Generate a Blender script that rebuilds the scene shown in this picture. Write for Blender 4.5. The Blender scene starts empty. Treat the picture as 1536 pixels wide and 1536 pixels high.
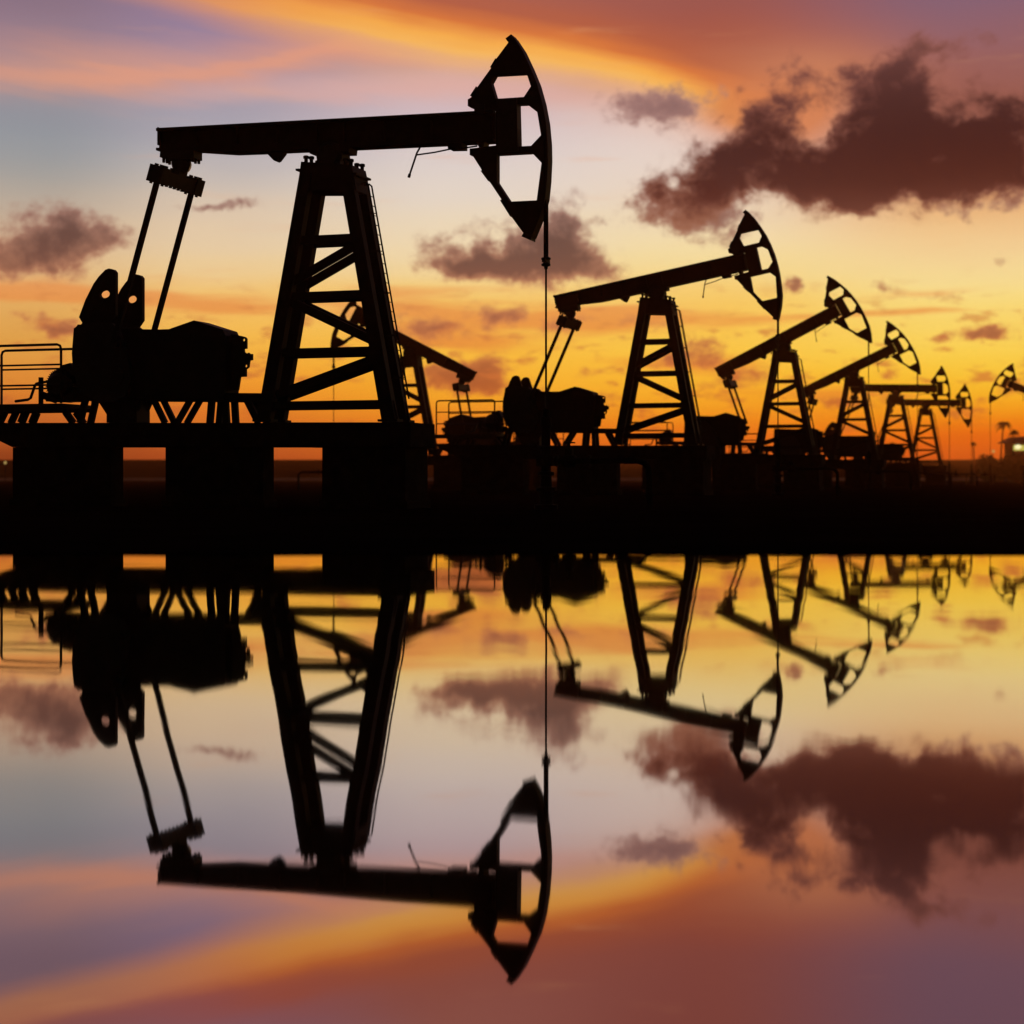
# Oil field at dusk: a row of pumpjacks in silhouette, mirrored in a pool of dark oily water.
# Units are metres.  Camera looks along +Y, ground at z = 0.
import bpy, math, random
from mathutils import Vector, Matrix, geometry

random.seed(7)
scene = bpy.context.scene
col = scene.collection
R = math.radians

def lin(c):
    return tuple(((v/255)/12.92 if v/255 <= .04045 else ((v/255+.055)/1.055)**2.4) for v in c[:3]) + (1.0,)

# ------------------------------------------------------------------ materials
def material(name, base, rough=.6, metal=0., noise=0., nscale=6., spec=.3, bump=0.):
    m = bpy.data.materials.new(name); m.use_nodes = True
    nt = m.node_tree; b = nt.nodes['Principled BSDF']
    b.inputs['Roughness'].default_value = rough
    b.inputs['Metallic'].default_value = metal
    b.inputs['Specular IOR Level'].default_value = spec
    b.inputs['Base Color'].default_value = tuple(base) + (1,)
    if noise or bump:
        tc = nt.nodes.new('ShaderNodeTexCoord')
        n = nt.nodes.new('ShaderNodeTexNoise'); n.inputs['Scale'].default_value = nscale
        n.inputs['Detail'].default_value = 6; n.inputs['Roughness'].default_value = .65
        nt.links.new(tc.outputs['Object'], n.inputs['Vector'])
        if noise:
            r = nt.nodes.new('ShaderNodeValToRGB')
            r.color_ramp.elements[0].position = .3; r.color_ramp.elements[1].position = .72
            r.color_ramp.elements[0].color = tuple(v*(1-noise) for v in base) + (1,)
            r.color_ramp.elements[1].color = (base[0]*(1+noise*1.4), base[1]*(1+noise), base[2]*(1+noise*.7), 1)
            nt.links.new(n.outputs['Fac'], r.inputs['Fac']); nt.links.new(r.outputs['Color'], b.inputs['Base Color'])
        if bump:
            bp = nt.nodes.new('ShaderNodeBump'); bp.inputs['Strength'].default_value = bump; bp.inputs['Distance'].default_value = .03
            nt.links.new(n.outputs['Fac'], bp.inputs['Height']); nt.links.new(bp.outputs['Normal'], b.inputs['Normal'])
    return m

M_PAINT = material('black_steel_paint', (.016, .012, .010), .65, 0, .35, 3.0, .15)
M_STEEL = material('worn_dark_steel', (.022, .017, .014), .6, 0, .4, 5.0, .2)
M_RAIL = material('dark_rail_paint', (.018, .013, .011), .6, 0, .3, 8.0, .15)
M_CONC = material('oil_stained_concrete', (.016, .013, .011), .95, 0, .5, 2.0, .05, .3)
M_CABLE = material('greased_steel', (.009, .0075, .0065), .8, 0, .2, 20, .04)
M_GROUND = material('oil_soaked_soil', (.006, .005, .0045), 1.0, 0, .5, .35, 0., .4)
M_BANK = material('dark_sea_band', (.018, .009, .006), 1.0, 0, .4, .05, 0.)
M_SAND = material('pale_beach_sand', (.22, .14, .09), 1.0, 0, .25, .2, 0.)
M_LEAF = material('dark_foliage', (.045, .06, .03), .8, 0, .4, 1.5, .1)
M_BARK = material('palm_bark', (.09, .065, .045), .9, 0, .4, 3, .05)
M_ROOF = material('dark_roof_sheet', (.05, .04, .035), .8, 0, .3, 2, .1)
M_WALL = material('pavilion_wall', (.28, .24, .19), .9, 0, .2, 2, .1)

def emitter(name, c, s):
    m = bpy.data.materials.new(name); m.use_nodes = True
    nt = m.node_tree; nt.nodes.remove(nt.nodes['Principled BSDF'])
    e = nt.nodes.new('ShaderNodeEmission'); e.inputs['Color'].default_value = lin(c); e.inputs['Strength'].default_value = s
    nt.links.new(e.outputs[0], nt.nodes['Material Output'].inputs['Surface'])
    return m
M_LIT = emitter('lit_window_glass', (214, 206, 96), .75)
M_LAMP = emitter('lamp_glow', (250, 240, 180), 1.1)
M_DIM = emitter('dim_lamp_glow', (215, 180, 105), .6)

def water_material():
    m = bpy.data.materials.new('dark_oily_water'); m.use_nodes = True
    nt = m.node_tree; b = nt.nodes['Principled BSDF']
    b.inputs['Base Color'].default_value = (.50, .42, .38, 1)
    b.inputs['Metallic'].default_value = 1.0
    b.inputs['Roughness'].default_value = .018
    tc = nt.nodes.new('ShaderNodeTexCoord')
    def wave(sx, sy, scale, detail):
        mp = nt.nodes.new('ShaderNodeMapping'); mp.inputs['Scale'].default_value = (sx, sy, 1)
        n = nt.nodes.new('ShaderNodeTexNoise'); n.inputs['Scale'].default_value = scale
        n.inputs['Detail'].default_value = detail; n.inputs['Roughness'].default_value = .5
        nt.links.new(tc.outputs['Object'], mp.inputs['Vector']); nt.links.new(mp.outputs[0], n.inputs['Vector'])
        return n.outputs['Fac']
    def madd(a, k, c=None):
        x = nt.nodes.new('ShaderNodeMath'); x.operation = 'MULTIPLY_ADD'
        nt.links.new(a, x.inputs[0]); x.inputs[1].default_value = k
        if c is None: x.inputs[2].default_value = 0
        else: nt.links.new(c, x.inputs[2])
        return x.outputs[0]
    h = madd(wave(.5, 1., .9, 1.0), WAVE_BIG)
    h = madd(wave(.6, 1., 4.5, 2.0), WAVE_SMALL, h)
    bp = nt.nodes.new('ShaderNodeBump'); bp.inputs['Strength'].default_value = 1.0; bp.inputs['Distance'].default_value = 1.0
    nt.links.new(h, bp.inputs['Height']); nt.links.new(bp.outputs['Normal'], b.inputs['Normal'])
    return m
WAVE_BIG, WAVE_SMALL = .0021, .00022
M_WATER = water_material()

# ------------------------------------------------------------------ mesh helpers
class MB:
    """collects shapes and links them as ONE mesh object"""
    def __init__(self): self.v, self.f = [], []
    def add(self, vs, fs):
        o = len(self.v); self.v += [tuple(p) for p in vs]; self.f += [tuple(i+o for i in q) for q in fs]; return self
    def box(self, c, s, mat=None):
        x, y, z = s[0]/2, s[1]/2, s[2]/2
        vs = [Vector((i*x, j*y, k*z)) for i in (-1, 1) for j in (-1, 1) for k in (-1, 1)]
        if mat is not None: vs = [mat @ p for p in vs]
        vs = [p + Vector(c) for p in vs]
        return self.add(vs, [(0,1,3,2),(4,6,7,5),(0,4,5,1),(2,3,7,6),(0,2,6,4),(1,5,7,3)])
    def bar(self, p0, p1, w, d, w1=None):
        """bar in an XZ plane: w across the plane, d along Y"""
        p0, p1 = Vector(p0), Vector(p1); t = (p1-p0).normalized()
        n = Vector((-t.z, 0, t.x)); w1 = w if w1 is None else w1; y = Vector((0, d/2, 0))
        vs = [p0-n*w/2-y, p0+n*w/2-y, p1+n*w1/2-y, p1-n*w1/2-y, p0-n*w/2+y, p0+n*w/2+y, p1+n*w1/2+y, p1-n*w1/2+y]
        return self.add(vs, [(0,1,2,3),(7,6,5,4),(0,4,5,1),(1,5,6,2),(2,6,7,3),(3,7,4,0)])
    def prism(self, outline, y0, y1, holes=()):
        loops = [outline] + list(holes); flat = [p for l in loops for p in l]; n = len(flat)
        tris = geometry.tessellate_polygon([[Vector((x, z, 0)) for x, z in l] for l in loops])
        vs = [(x, y0, z) for x, z in flat] + [(x, y1, z) for x, z in flat]
        fs = [tuple(t) for t in tris] + [tuple(i+n for i in reversed(t)) for t in tris]
        o = 0
        for l in loops:
            k = len(l)
            fs += [(o+i, o+(i+1) % k, n+o+(i+1) % k, n+o+i) for i in range(k)]; o += k
        return self.add(vs, fs)
    def tube(self, pts, r, n=10, r1=None, cap=True):
        pts = [Vector(p) for p in pts]; N = len(pts); base = len(self.v); vs = []; u = None
        for i, p in enumerate(pts):
            t = ((pts[min(i+1, N-1)]-pts[max(i-1, 0)])).normalized()
            if u is None: u = t.orthogonal().normalized()
            u = (u - t*u.dot(t)).normalized(); w = t.cross(u)
            rr = r if r1 is None else r + (r1-r)*i/(N-1)
            vs += [p + (u*math.cos(a)+w*math.sin(a))*rr for a in (2*math.pi*k/n for k in range(n))]
        fs = [(i*n+k, i*n+(k+1) % n, (i+1)*n+(k+1) % n, (i+1)*n+k) for i in range(N-1) for k in range(n)]
        if cap: fs += [tuple(range(n))[::-1], tuple((N-1)*n+k for k in range(n))]
        return self.add(vs, fs)
    def lathe(self, c, prof, n=16, axis='Z'):
        """prof: (radius, height along axis)"""
        vs = []; c = Vector(c)
        for r, h in prof:
            for k in range(n):
                a = 2*math.pi*k/n; p = (r*math.cos(a), r*math.sin(a), h)
                if axis == 'Y': p = (p[0], h, p[1])
                if axis == 'X': p = (h, p[0], p[1])
                vs.append(c + Vector(p))
        m = len(prof)
        fs = [(i*n+k, i*n+(k+1) % n, (i+1)*n+(k+1) % n, (i+1)*n+k) for i in range(m-1) for k in range(n)]
        fs += [tuple(range(n))[::-1], tuple((m-1)*n+k for k in range(n))]
        return self.add(vs, fs)
    def shift(self, d):
        d = Vector(d); self.v = [tuple(Vector(p)-d) for p in self.v]; return self
    def build(self, name, mat, parent=None, loc=(0, 0, 0), smooth=False):
        me = bpy.data.meshes.new(name); me.from_pydata(self.v, [], self.f); me.validate()
        import bmesh
        b = bmesh.new(); b.from_mesh(me); bmesh.ops.recalc_face_normals(b, faces=b.faces); b.to_mesh(me); b.free()
        me.materials.append(mat)
        if smooth: me.shade_smooth()
        o = bpy.data.objects.new(name, me); col.objects.link(o); o.location = loc
        if parent is not None: o.parent = parent
        return o

def empty(name, loc, rz=0.):
    o = bpy.data.objects.new(name, None); col.objects.link(o); o.location = loc; o.rotation_euler = (0, 0, rz)
    o.empty_display_size = .5; return o
def tag(o, label=None, cat=None, group=None, kind=None):
    for k, v in (('label', label), ('category', cat), ('group', group), ('kind', kind)):
        if v: o[k] = v
    return o
def ring(c, rx, rz=None, n=14):
    rz = rx if rz is None else rz
    return [(c[0]+rx*math.cos(2*math.pi*k/n), c[1]+rz*math.sin(2*math.pi*k/n)) for k in range(n)]
def lerp(a, b, t): return (a[0]+(b[0]-a[0])*t, a[1]+(b[1]-a[1])*t)
def xz(p, y): return (p[0], y, p[1])

# ------------------------------------------------------------------ the pumpjack (side elevation in local X-Z, depth along local Y)
PIVOT = [(0,10.51)][0]
EQ = [(-5.295,10.094)][0]
SHAFT = [(-6.852,4.035)][0]
PIN_R = .98
TILT0 = 3.0
ROPE_X = [(6.673,6.976)][0][0]

def make_pumpjack():
    root = empty('pumpjack', (0, 0, 0))
    # --- base: skid slab on three foundation blocks
    wide = [(-0.986,2.54),(2.87,2.502),(2.87,1.794),(-0.986,1.816)]
    narrow = [(-12.284,2.652),(-1.008,2.54),(-1.008,1.816),(-10.839,1.871),(-12.209,2.458)]
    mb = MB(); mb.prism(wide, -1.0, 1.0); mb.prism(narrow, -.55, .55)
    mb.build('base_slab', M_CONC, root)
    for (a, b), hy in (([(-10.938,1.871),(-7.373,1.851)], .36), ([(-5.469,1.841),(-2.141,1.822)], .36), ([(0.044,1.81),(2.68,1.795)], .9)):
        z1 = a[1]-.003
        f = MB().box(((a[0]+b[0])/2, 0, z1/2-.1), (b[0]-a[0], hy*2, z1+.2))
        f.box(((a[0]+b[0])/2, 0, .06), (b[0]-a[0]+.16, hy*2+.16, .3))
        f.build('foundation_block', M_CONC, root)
    # --- tower
    tail = [(-0.623,10.024),(-2.029,2.591)]; head = [(0.664,9.874),(2.034,2.549)]
    for y in (-.47, .47):
        for (t, b) in (tail, head):
            leg = MB().bar(xz(b, y), xz(t, y), .42, .30, .37)
            leg.box((b[0], y, b[1]+.03), (.62, .46, .07))
            leg.bar((b[0]+(.18 if t[0] < b[0] else -.18), y, b[1]), (b[0]+(.02 if t[0] < b[0] else -.02), y, b[1]+.6), .2, .05)
            leg.build('tower_leg', M_PAINT, root)
    def on(leg, z):
        (t, b) = leg; return lerp(b, t, (z-b[1])/(t[1]-b[1]))
    for c in [(0,8),(0,6.326),(0,4.65),(0,3.07)]:
        a, b = on(tail, c[1]), on(head, c[1])
        for y in (-.47, .47):
            MB().bar(xz(a, y), xz(b, y), .235, .10).build('tower_crossbar', M_PAINT, root)
    for a, b in ([(-1.119,6.757),(0.975,7.795)], [(-1.251,6.202),(1.426,4.963)], [(-1.651,3.379),(1.576,4.416)]):
        for y in (-.47, .47):
            MB().bar(xz(a, y), xz(b, y), .262, .10).build('tower_brace', M_PAINT, root)
    cap = MB().prism([(-0.81,10.336),(0.824,10.144),(0.889,9.862),(0.975,9.38),(-0.942,9.478),(-0.854,10.037)], -.54, .54)
    for px in [(-0.7,10.37),(-0.525,10.34),(0.586,10.217),(0.759,10.187)]:
        for y in (-.42, .42):
            cap.lathe((px[0], y, px[1]-.05), [(.06, 0), (.06, .12), (.09, .12), (.09, .19), (.05, .21)], 8)
    for p in [(-0.92,10.101),(0.932,9.879)]:
        cap.box((p[0], 0, p[1]), (.12, 1.12, .06))
    cap.build('tower_cap', M_PAINT, root)
    brg = MB().lathe((PIVOT[0], 0, PIVOT[1]), [(.30, -.40), (.40, -.34), (.42, -.3), (.42, .3), (.40, .34), (.30, .40)], 24, 'Y')
    brg.box((PIVOT[0], 0, PIVOT[1]-.22), (.74, .7, .2))
    brg.build('saddle_bearing', M_STEEL, root)
    # --- ladder up the head side of the tower
    lt, lb = [(1.211,9.546),(2.384,3.236)]
    lad = MB()
    for y in (-.13, .13):
        lad.tube([(lt[0]-.26, y, lt[1]+.1), (lt[0]-.1, y, lt[1]+.12), (lt[0]-.02, y, lt[1]+.05), (lt[0], y, lt[1]-.06), (lb[0], y, lb[1])], .026, 8)
    k = 22
    for i in range(1, k):
        p = lerp(lt, lb, i/k); lad.tube([(p[0], -.13, p[1]), (p[0], .13, p[1])], .014, 6)
    for t in (.12, .3, .5, .7, .9):
        p = lerp(lt, lb, t)
        for y in (-.13, .13): lad.tube([(p[0], y, p[1]), (p[0]-.3, y, p[1]-.02)], .015, 6)
    lad.build('ladder', M_RAIL, root)
    # --- walking beam, turning about the saddle
    P3 = (PIVOT[0], 0, PIVOT[1]); moving = []
    def mv(m, name, mat, parent=None, smooth=False):
        o = m.shift(P3).build(name, mat, root, P3, smooth); moving.append(o); return o
    bm_ = MB()
    bm_.prism([(-5.842,11.697),(5.153,11.518),(5.153,10.667),(1.297,10.733),(-2.163,10.797),(-3.289,10.833),(-4.475,10.964),(-5.842,11.034)], -.10, .10)
    bm_.prism([(-5.842,11.705),(5.153,11.53),(5.153,11.452),(-5.842,11.614)], -.29, .29)
    bm_.prism([(5.153,10.726),(5.153,10.648),(1.297,10.713),(-2.163,10.777),(-3.289,10.806),(-4.475,10.943),(-5.842,11.013),(-5.842,11.096),(-4.475,11.026),(-3.289,10.894),(-2.163,10.858),(1.297,10.792)], -.29, .29)
    for u in [(-5.795,11.59),(-4.475,11.508),(-3.108,11.423),(-1.762,11.34),(-0.437,11.257),(0.435,11.203),(1.725,11.123),(3.206,11.031),(5.091,11.01)]:
        bm_.box((u[0], 0, u[1]+.02*(u[0]+.2)-.02), (.03, .54, .55))
    beam = mv(bm_, 'walking_beam', M_PAINT)
    for nm, pts, hw in (('beam_lug', [(-2.141,10.816),(-1.584,10.783),(-1.606,10.704),(-1.784,10.502),(-1.851,10.475),(-1.918,10.51),(-2.141,10.735)], .14),
                        ('stop_block', [(3.728,10.725),(4.185,10.716),(4.185,10.492),(3.749,10.508)], .24),
                        ('saddle_plate', [(-0.656,10.749),(0.651,10.731),(0.63,10.573),(-0.634,10.607)], .32)):
        MB().prism(pts, -hw, hw).shift(P3).build(nm, M_PAINT, beam)
    tb = MB().prism([(-5.702,11.026),(-4.544,10.958),(-4.544,10.711),(-4.867,10.699),(-5.446,10.711),(-5.725,10.8)], -.27, .27)
    for p in [(-5.632,10.67),(-5.516,10.643),(-4.729,10.65),(-4.613,10.633)]:
        for y in (-.18, .18): tb.lathe((p[0], y, p[1]-.03), [(.045, 0), (.05, .05), (.05, .14)], 8)
    tc = [(-5.11,10.579)][0]
    tb.lathe((tc[0], 0, tc[1]), [(.2, -.2), (.27, -.14), (.3, 0), (.27, .14), (.2, .2)], 20, 'Y')
    tb.shift(P3).build('tail_bearing', M_STEEL, beam)
    # --- horse head: plate with three openings, curved front rim, hinge arms over the beam end
    outline = [(5.553,13.546),(5.71,13.65),(5.795,13.558),(6.013,13.205),(6.244,12.722),(6.452,12.223),(6.604,11.674),(6.711,11.11),(6.767,10.513),(6.773,10.029),(6.744,9.437),(6.692,8.921),(6.528,8.372),(6.279,7.768),(6.03,7.882),(6.042,7.939),(5.64,8.479),(5.35,8.979),(4.761,9.844),(4.468,10.296),(4.39,10.3),(4.39,10.487),(5.195,10.531),(5.195,11.567),(4.566,11.619),(4.33,11.731),(4.33,11.924),(4.43,11.975),(4.623,12.258),(5.051,12.791),(5.205,13.042),(5.573,13.482)]
    h1 = [(5.161,12.574),(6.13,12.554),(6.258,12.168),(6.046,11.878),(5.191,11.882),(5.04,12.374)]
    h2 = [(5.837,11.677),(6.131,11.67),(6.451,11.412),(6.564,10.743),(6.265,10.457),(5.892,10.459)]
    h3 = [(5.224,10.264),(6.289,10.256),(6.58,9.946),(6.435,8.878),(5.615,8.881),(5.224,9.47)]
    hd = mv(MB().prism(outline, -.14, .14, [h1, h2, h3]), 'horse_head', M_PAINT)
    arc = [(5.744,13.596),(5.997,13.209),(6.23,12.72),(6.442,12.214),(6.599,11.665),(6.709,11.101),(6.765,10.502),(6.773,10.022),(6.743,9.429),(6.689,8.914),(6.52,8.365),(6.28,7.818)]
    rim = MB()
    for a, b in zip(arc, arc[1:]): rim.bar(xz(a, 0), xz(b, 0), .05, .46)
    rim.shift(P3).build('head_rim', M_PAINT, hd)
    for nm, pts, hw in (('hinge_pin', [(4.557,11.764),(4.866,11.743),(4.866,11.471),(4.557,11.491)], .22), ('hinge_pin', [(4.578,10.732),(4.886,10.732),(4.845,10.502),(4.701,10.491)], .22),
                        ('rope_clamp', [(5.52,13.584),(5.693,13.692),(5.744,13.615),(5.581,13.493)], .24), ('rope_clamp', [(5.997,7.85),(6.068,7.962),(6.29,7.837),(6.28,7.722)], .22),
                        ('head_socket', [(5.234,11.873),(5.845,11.851),(5.886,10.324),(5.275,10.321)], .2)):
        MB().prism(pts, -hw, hw).shift(P3).build(nm, M_STEEL, hd)
    for a, b in ([(4.433,12.006),(4.619,12.265)], [(5.05,12.788),(5.214,13.037)], [(4.763,9.827),(4.989,9.523)], [(5.357,8.942),(5.663,8.463)]):
        MB().bar(xz(a, 0), xz(b, 0), .06, .34).shift(P3).build('edge_stiffener', M_STEEL, hd)
    lv = MB().tube([xz(p, -.1) for p in [(2.845,10.681),(2.803,10.585),(2.73,10.472),(2.483,9.798)]], .03, 8)
    lv.tube([xz(p, -.1) for p in [(2.47,9.75),(2.5,9.856)]], .045, 8)
    lv.tube([xz(p, -.1) for p in [(2.698,10.405),(3.286,10.449),(3.786,10.517),(4.283,10.527),(4.613,10.556)]], .024, 8)
    mv(lv, 'locking_lever', M_RAIL)
    # --- equalizer and pitman arms
    E3 = Vector((EQ[0], 0, EQ[1]))
    q = MB().box((0, 0, -.02), (.42, 1.9, .40))
    for y in (-1.07, 1.07):
        q.box((0, y, 0), (.5, .46, .52))
        for dx in (-.16, .02, .17): q.lathe((dx, y, .25), [(.07, 0), (.07, .07)], 8)
        for dx in (-.2, .2): q.lathe((dx, y, -.31), [(.05, 0), (.05, .07)], 8)
    for i in range(7):
        for dx in (-.17, .17): q.lathe((dx, -.72+.24*i, -.28), [(.035, 0), (.035, .08)], 6)
    q.box((0, 0, .2), (.34, .5, .26))
    eq = q.build('equalizer', M_STEEL, root, E3)
    arms = []
    for y in (-1.07, 1.07):
        a = MB().box((0, 0, -.5), (.15, .13, 1.0)).build('pitman_arm', M_PAINT, root, (EQ[0], y, EQ[1])); arms.append(a)
    # --- cranks with counterweights
    cranks = []
    for y in (-.8, .8):
        S3 = (SHAFT[0], y, SHAFT[1])
        cr = MB().prism([(-8.377,5.53),(-8.282,5.59),(-8.234,5.651),(-8.116,5.647),(-8.068,5.708),(-7.079,5.68),(-6.845,5.509),(-6.426,4.413),(-6.379,3.859),(-6.565,3.411),(-6.985,3.233),(-7.596,3.241),(-8.163,3.559),(-8.4,4.143),(-8.448,4.765)], y-.09, y+.09)
        cr.lathe((SHAFT[0], y, SHAFT[1]), [(.26, -.16), (.26, .16)], 16, 'Y')
        cr.lathe((SHAFT[0], y, SHAFT[1]+PIN_R), [(.12, -.3), (.12, .3)], 12, 'Y')
        c = cr.shift(S3).build('crank', M_STEEL, root, S3); cranks.append(c)
        hole = [(-7.299,6.561)][0]
        w = MB().prism([(-6.911,7.216),(-6.986,7.305),(-7.14,7.348),(-7.269,7.311),(-7.495,7.114),(-7.678,6.902),(-7.971,6.408),(-8.199,5.877),(-8.06,5.666),(-7.119,5.62),(-6.911,5.881)], y-.08, y+.08, [ring(hole, .19, .125)])
        w.shift(S3).build('counterweight', M_PAINT, c)
    # --- gear reducer
    g = MB().prism([(-7.563,5.49),(-7.468,5.53),(-5.632,5.46),(-5.283,5.461),(-4.429,5.705),(-3.448,5.402),(-3.357,5.216),(-3.357,3.889),(-3.425,3.278),(-7.659,3.338)], -.48, .48)
    gb = g.build('gear_reducer', M_PAINT, root)
    pl = MB().prism([(-3.561,5.323),(-3.085,5.237),(-2.927,5.195),(-2.871,5.142),(-2.871,4.837),(-2.961,4.829),(-2.95,4.737),(-2.859,4.674),(-2.803,4.713),(-2.747,4.661),(-2.679,4.67),(-2.679,4.487),(-2.769,4.469),(-2.803,4.266),(-2.889,4.207),(-2.889,3.983),(-3.085,3.976),(-3.153,3.58),(-3.561,3.587)], -.05, .05,
        [ring([(-2.965,5.104)][0], .05, n=10), ring([(-2.889,4.308)][0], .05, n=10)])
    pl.build('inspection_cover', M_STEEL, gb)
    # --- motor with cooling fins
    mc = [(-9.118,3.792)][0]
    mo = MB()
    n = 44; star = []
    for i in range(n*2):
        a = math.pi*i/n; r = .52 if i % 2 else .42
        star.append((mc[0]+r*math.cos(a), mc[1]+r*math.sin(a)))
    mo.prism(star, -.55, .15); mo.lathe((mc[0], 0, mc[1]), [(.3, -.75), (.38, -.68), (.38, .3), (.3, .36)], 20, 'Y')
    mo.prism([(-9.143,4.423),(-8.781,4.499),(-8.588,4.139),(-8.973,3.978),(-9.264,4.089)], -.45, .05)
    mo.box((mc[0], -.2, mc[1]-.44), (.9, .8, .12)); mo.box((mc[0]+.4, -.2, mc[1]-.3), (.3, .7, .3))
    mo.build('electric_motor', M_STEEL, root)
    # --- walkway at the tail end, with rails
    d0, d1 = [(-12.284,3.219),(-8.762,3.173)]
    dk = MB().box(((d0[0]+d1[0])/2, 0, d0[1]-.06), (d1[0]-d0[0], 1.9, .10))
    for y in (-.88, .88): dk.box(((d0[0]+d1[0])/2, y, d0[1]-.16), (d1[0]-d0[0], .08, .14))
    dk.build('walkway_deck', M_STEEL, root)
    zt = [(-11.036,5.048)][0][1]; zm = [(-11.036,4.424)][0][1]; zl = [(-11.036,3.792)][0][1]
    xa, xb = [p[0] for p in [(-12.219,5.076),(-8.823,4.995)]]
    for y in (-.9, .9):
        rl = MB(); c = .14
        rl.tube([(xa, y, d0[1]), (xa, y, zt-c), (xa+.04, y, zt-.04), (xa+c, y, zt), (xb-c, y, zt), (xb-.04, y, zt-.04), (xb, y, zt-c), (xb, y, d0[1])], .042, 8)
        for z in (zm, zl): rl.tube([(xa, y, z), (xb, y, z)], .03, 8)
        rl.build('safety_rail', M_RAIL, root)
    bl = MB().tube([xz(p, -.6) for p in [(-10.679,3.313),(-10.215,3.359),(-10.118,3.41),(-9.96,3.806),(-9.899,3.858),(-9.778,3.883),(-9.295,3.941)]], .045, 8)
    p0, p1 = [(-9.742,4.054),(-9.742,3.153)]; bl.bar(xz(p0, -.6), xz(p1, -.6), .12, .1)
    bl.bar(xz([(-9.729,3.509)][0], -.6), xz([(-9.174,3.334)][0], -.6), .22, .1)
    bl.build('brake_lever', M_RAIL, root)
    # --- trestle between skid and machinery
    fr = MB()
    f0, f1 = [(-8.618,3.436),(-2.119,3.321)]
    for y in (-.3, .3):
        fr.bar(xz([(-8.569,3.456)][0], y), xz([(-2.029,3.319)][0], y), .26, .14)
        for a, b, w in ((*[(-5.912,3.313),(-5.516,2.585)], .17), (*[(-4.636,3.295),(-5.098,2.581)], .17), (*[(-3.903,3.285),(-3.971,2.569)], .2), (*[(-3.448,3.279),(-3.402,2.564)], .2),
                        (*[(-2.769,3.35),(-2.32,2.553)], .2), (*[(-8.329,3.348),(-8.521,2.614)], .2), (*[(-7.754,3.339),(-7.207,2.601)], .2), (*[(-6.451,3.321),(-6.805,2.597)], .3),
                        (*[(-11.26,3.005),(-11.459,2.644)], .2), (*[(-10.494,2.995),(-10.666,2.636)], .24), (*[(-9.053,2.978),(-8.762,2.617)], .2)):
            fr.bar(xz(a, y), xz(b, y), w, .13)
    a, b = [(-7.516,3.378),(-6.451,2.615)]
    fr.box(((a[0]+b[0])/2, 0, (a[1]+b[1])/2), (b[0]-a[0], .8, a[1]-b[1]))
    fr.build('support_trestle', M_PAINT, root)
    # --- bridle, carrier bar, polished rod
    zc = [(6.673,7.148)][0][1]
    C3 = (ROPE_X, 0, zc)
    ca = MB().lathe((0, 0, 0), [(.03, -.26), (.05, -.24), (.06, -.17), (.13, -.15), (.14, -.10), (.08, -.06), (.08, 0), (.14, .03), (.14, .08), (.07, .11), (.06, .2), (.03, .24)], 14)
    ca.box((0, 0, -.02), (.14, .36, .08))
    carrier = ca.build('carrier_bar', M_STEEL, root, C3)
    bd = MB()
    for y in (-.11, .11): bd.tube([(0, y, 0), (0, y, 1)], .04, 8)
    bridle = bd.build('bridle_cable', M_CABLE, root, C3); bridle.scale = (1, 1, PIVOT[1]-zc+.1)
    rod = MB().tube([(0, 0, 0), (0, 0, -1)], .03, 10).build('polished_rod', M_STEEL, root, C3); rod.scale = (1, 1, zc-2.2)
    roles = dict(moving=moving, weights=[c.children[0] for c in cranks], eq=[eq], arms=arms, cranks=cranks, carrier=[carrier], bridle=[bridle], rod=[rod])
    return root, roles

def pose(roles, tilt, crank, slide=0., foot=None, length=1.):
    """tilt of the beam (head up, degrees) and lean of the cranks to the tail side (degrees);
    length scales the walking beam of the smaller units; slide moves the counterweights in along their cranks, foot is where the pitman arms end"""
    d = R(tilt-TILT0)
    for o in roles['moving']: o.rotation_euler = (0, -d, 0); o.scale = (length, 1, 1)
    v = Vector(((EQ[0]-PIVOT[0])*length, 0, EQ[1]-PIVOT[1])); v.rotate(Matrix.Rotation(-d, 3, 'Y'))
    e = Vector((PIVOT[0], 0, PIVOT[1])) + v
    th = R(crank)
    pin = Vector((SHAFT[0]-PIN_R*math.sin(th), 0, SHAFT[1]+PIN_R*math.cos(th)))
    if foot is not None: pin = Vector((foot[0], 0, foot[1]))
    t = pin - e; ang = math.atan2(t.x, -t.z)
    for o in roles['eq']: o.location = e; o.rotation_euler = (0, -ang, 0)
    for o in roles['arms']:
        o.location = (e.x, o.location.y, e.z); o.rotation_euler = (0, -ang, 0); o.scale = (1, 1, t.length)
    for o in roles['weights']: o.location = (.7*slide, 0, -.79*slide); o.rotation_euler = (0, -.53*slide, 0)
    for o in roles['cranks']: o.rotation_euler = (0, -th, 0)
    rx = PIVOT[0] + (ROPE_X-PIVOT[0])*length
    zc = BASE_ZC + 5.0*d
    for o in roles['carrier'] + roles['bridle'] + roles['rod']: o.location = (rx, 0, zc)
    for o in roles['bridle']: o.scale = (1, 1, max(.3, PIVOT[1]-zc+.1+.9*max(0., d)))
    for o in roles['rod']: o.scale = (1, 1, zc-2.2)
BASE_ZC = [(6.673,7.148)][0][1]

def copy_thing(root, roles):
    m = {}
    def cp(o, parent):
        c = o.copy(); col.objects.link(c); m[o.name] = c
        if parent is not None: c.parent = parent
        for ch in list(o.children): cp(ch, c)
        return c
    r = cp(root, None)
    return r, {k: [m[o.name] for o in v] for k, v in roles.items()}

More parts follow.
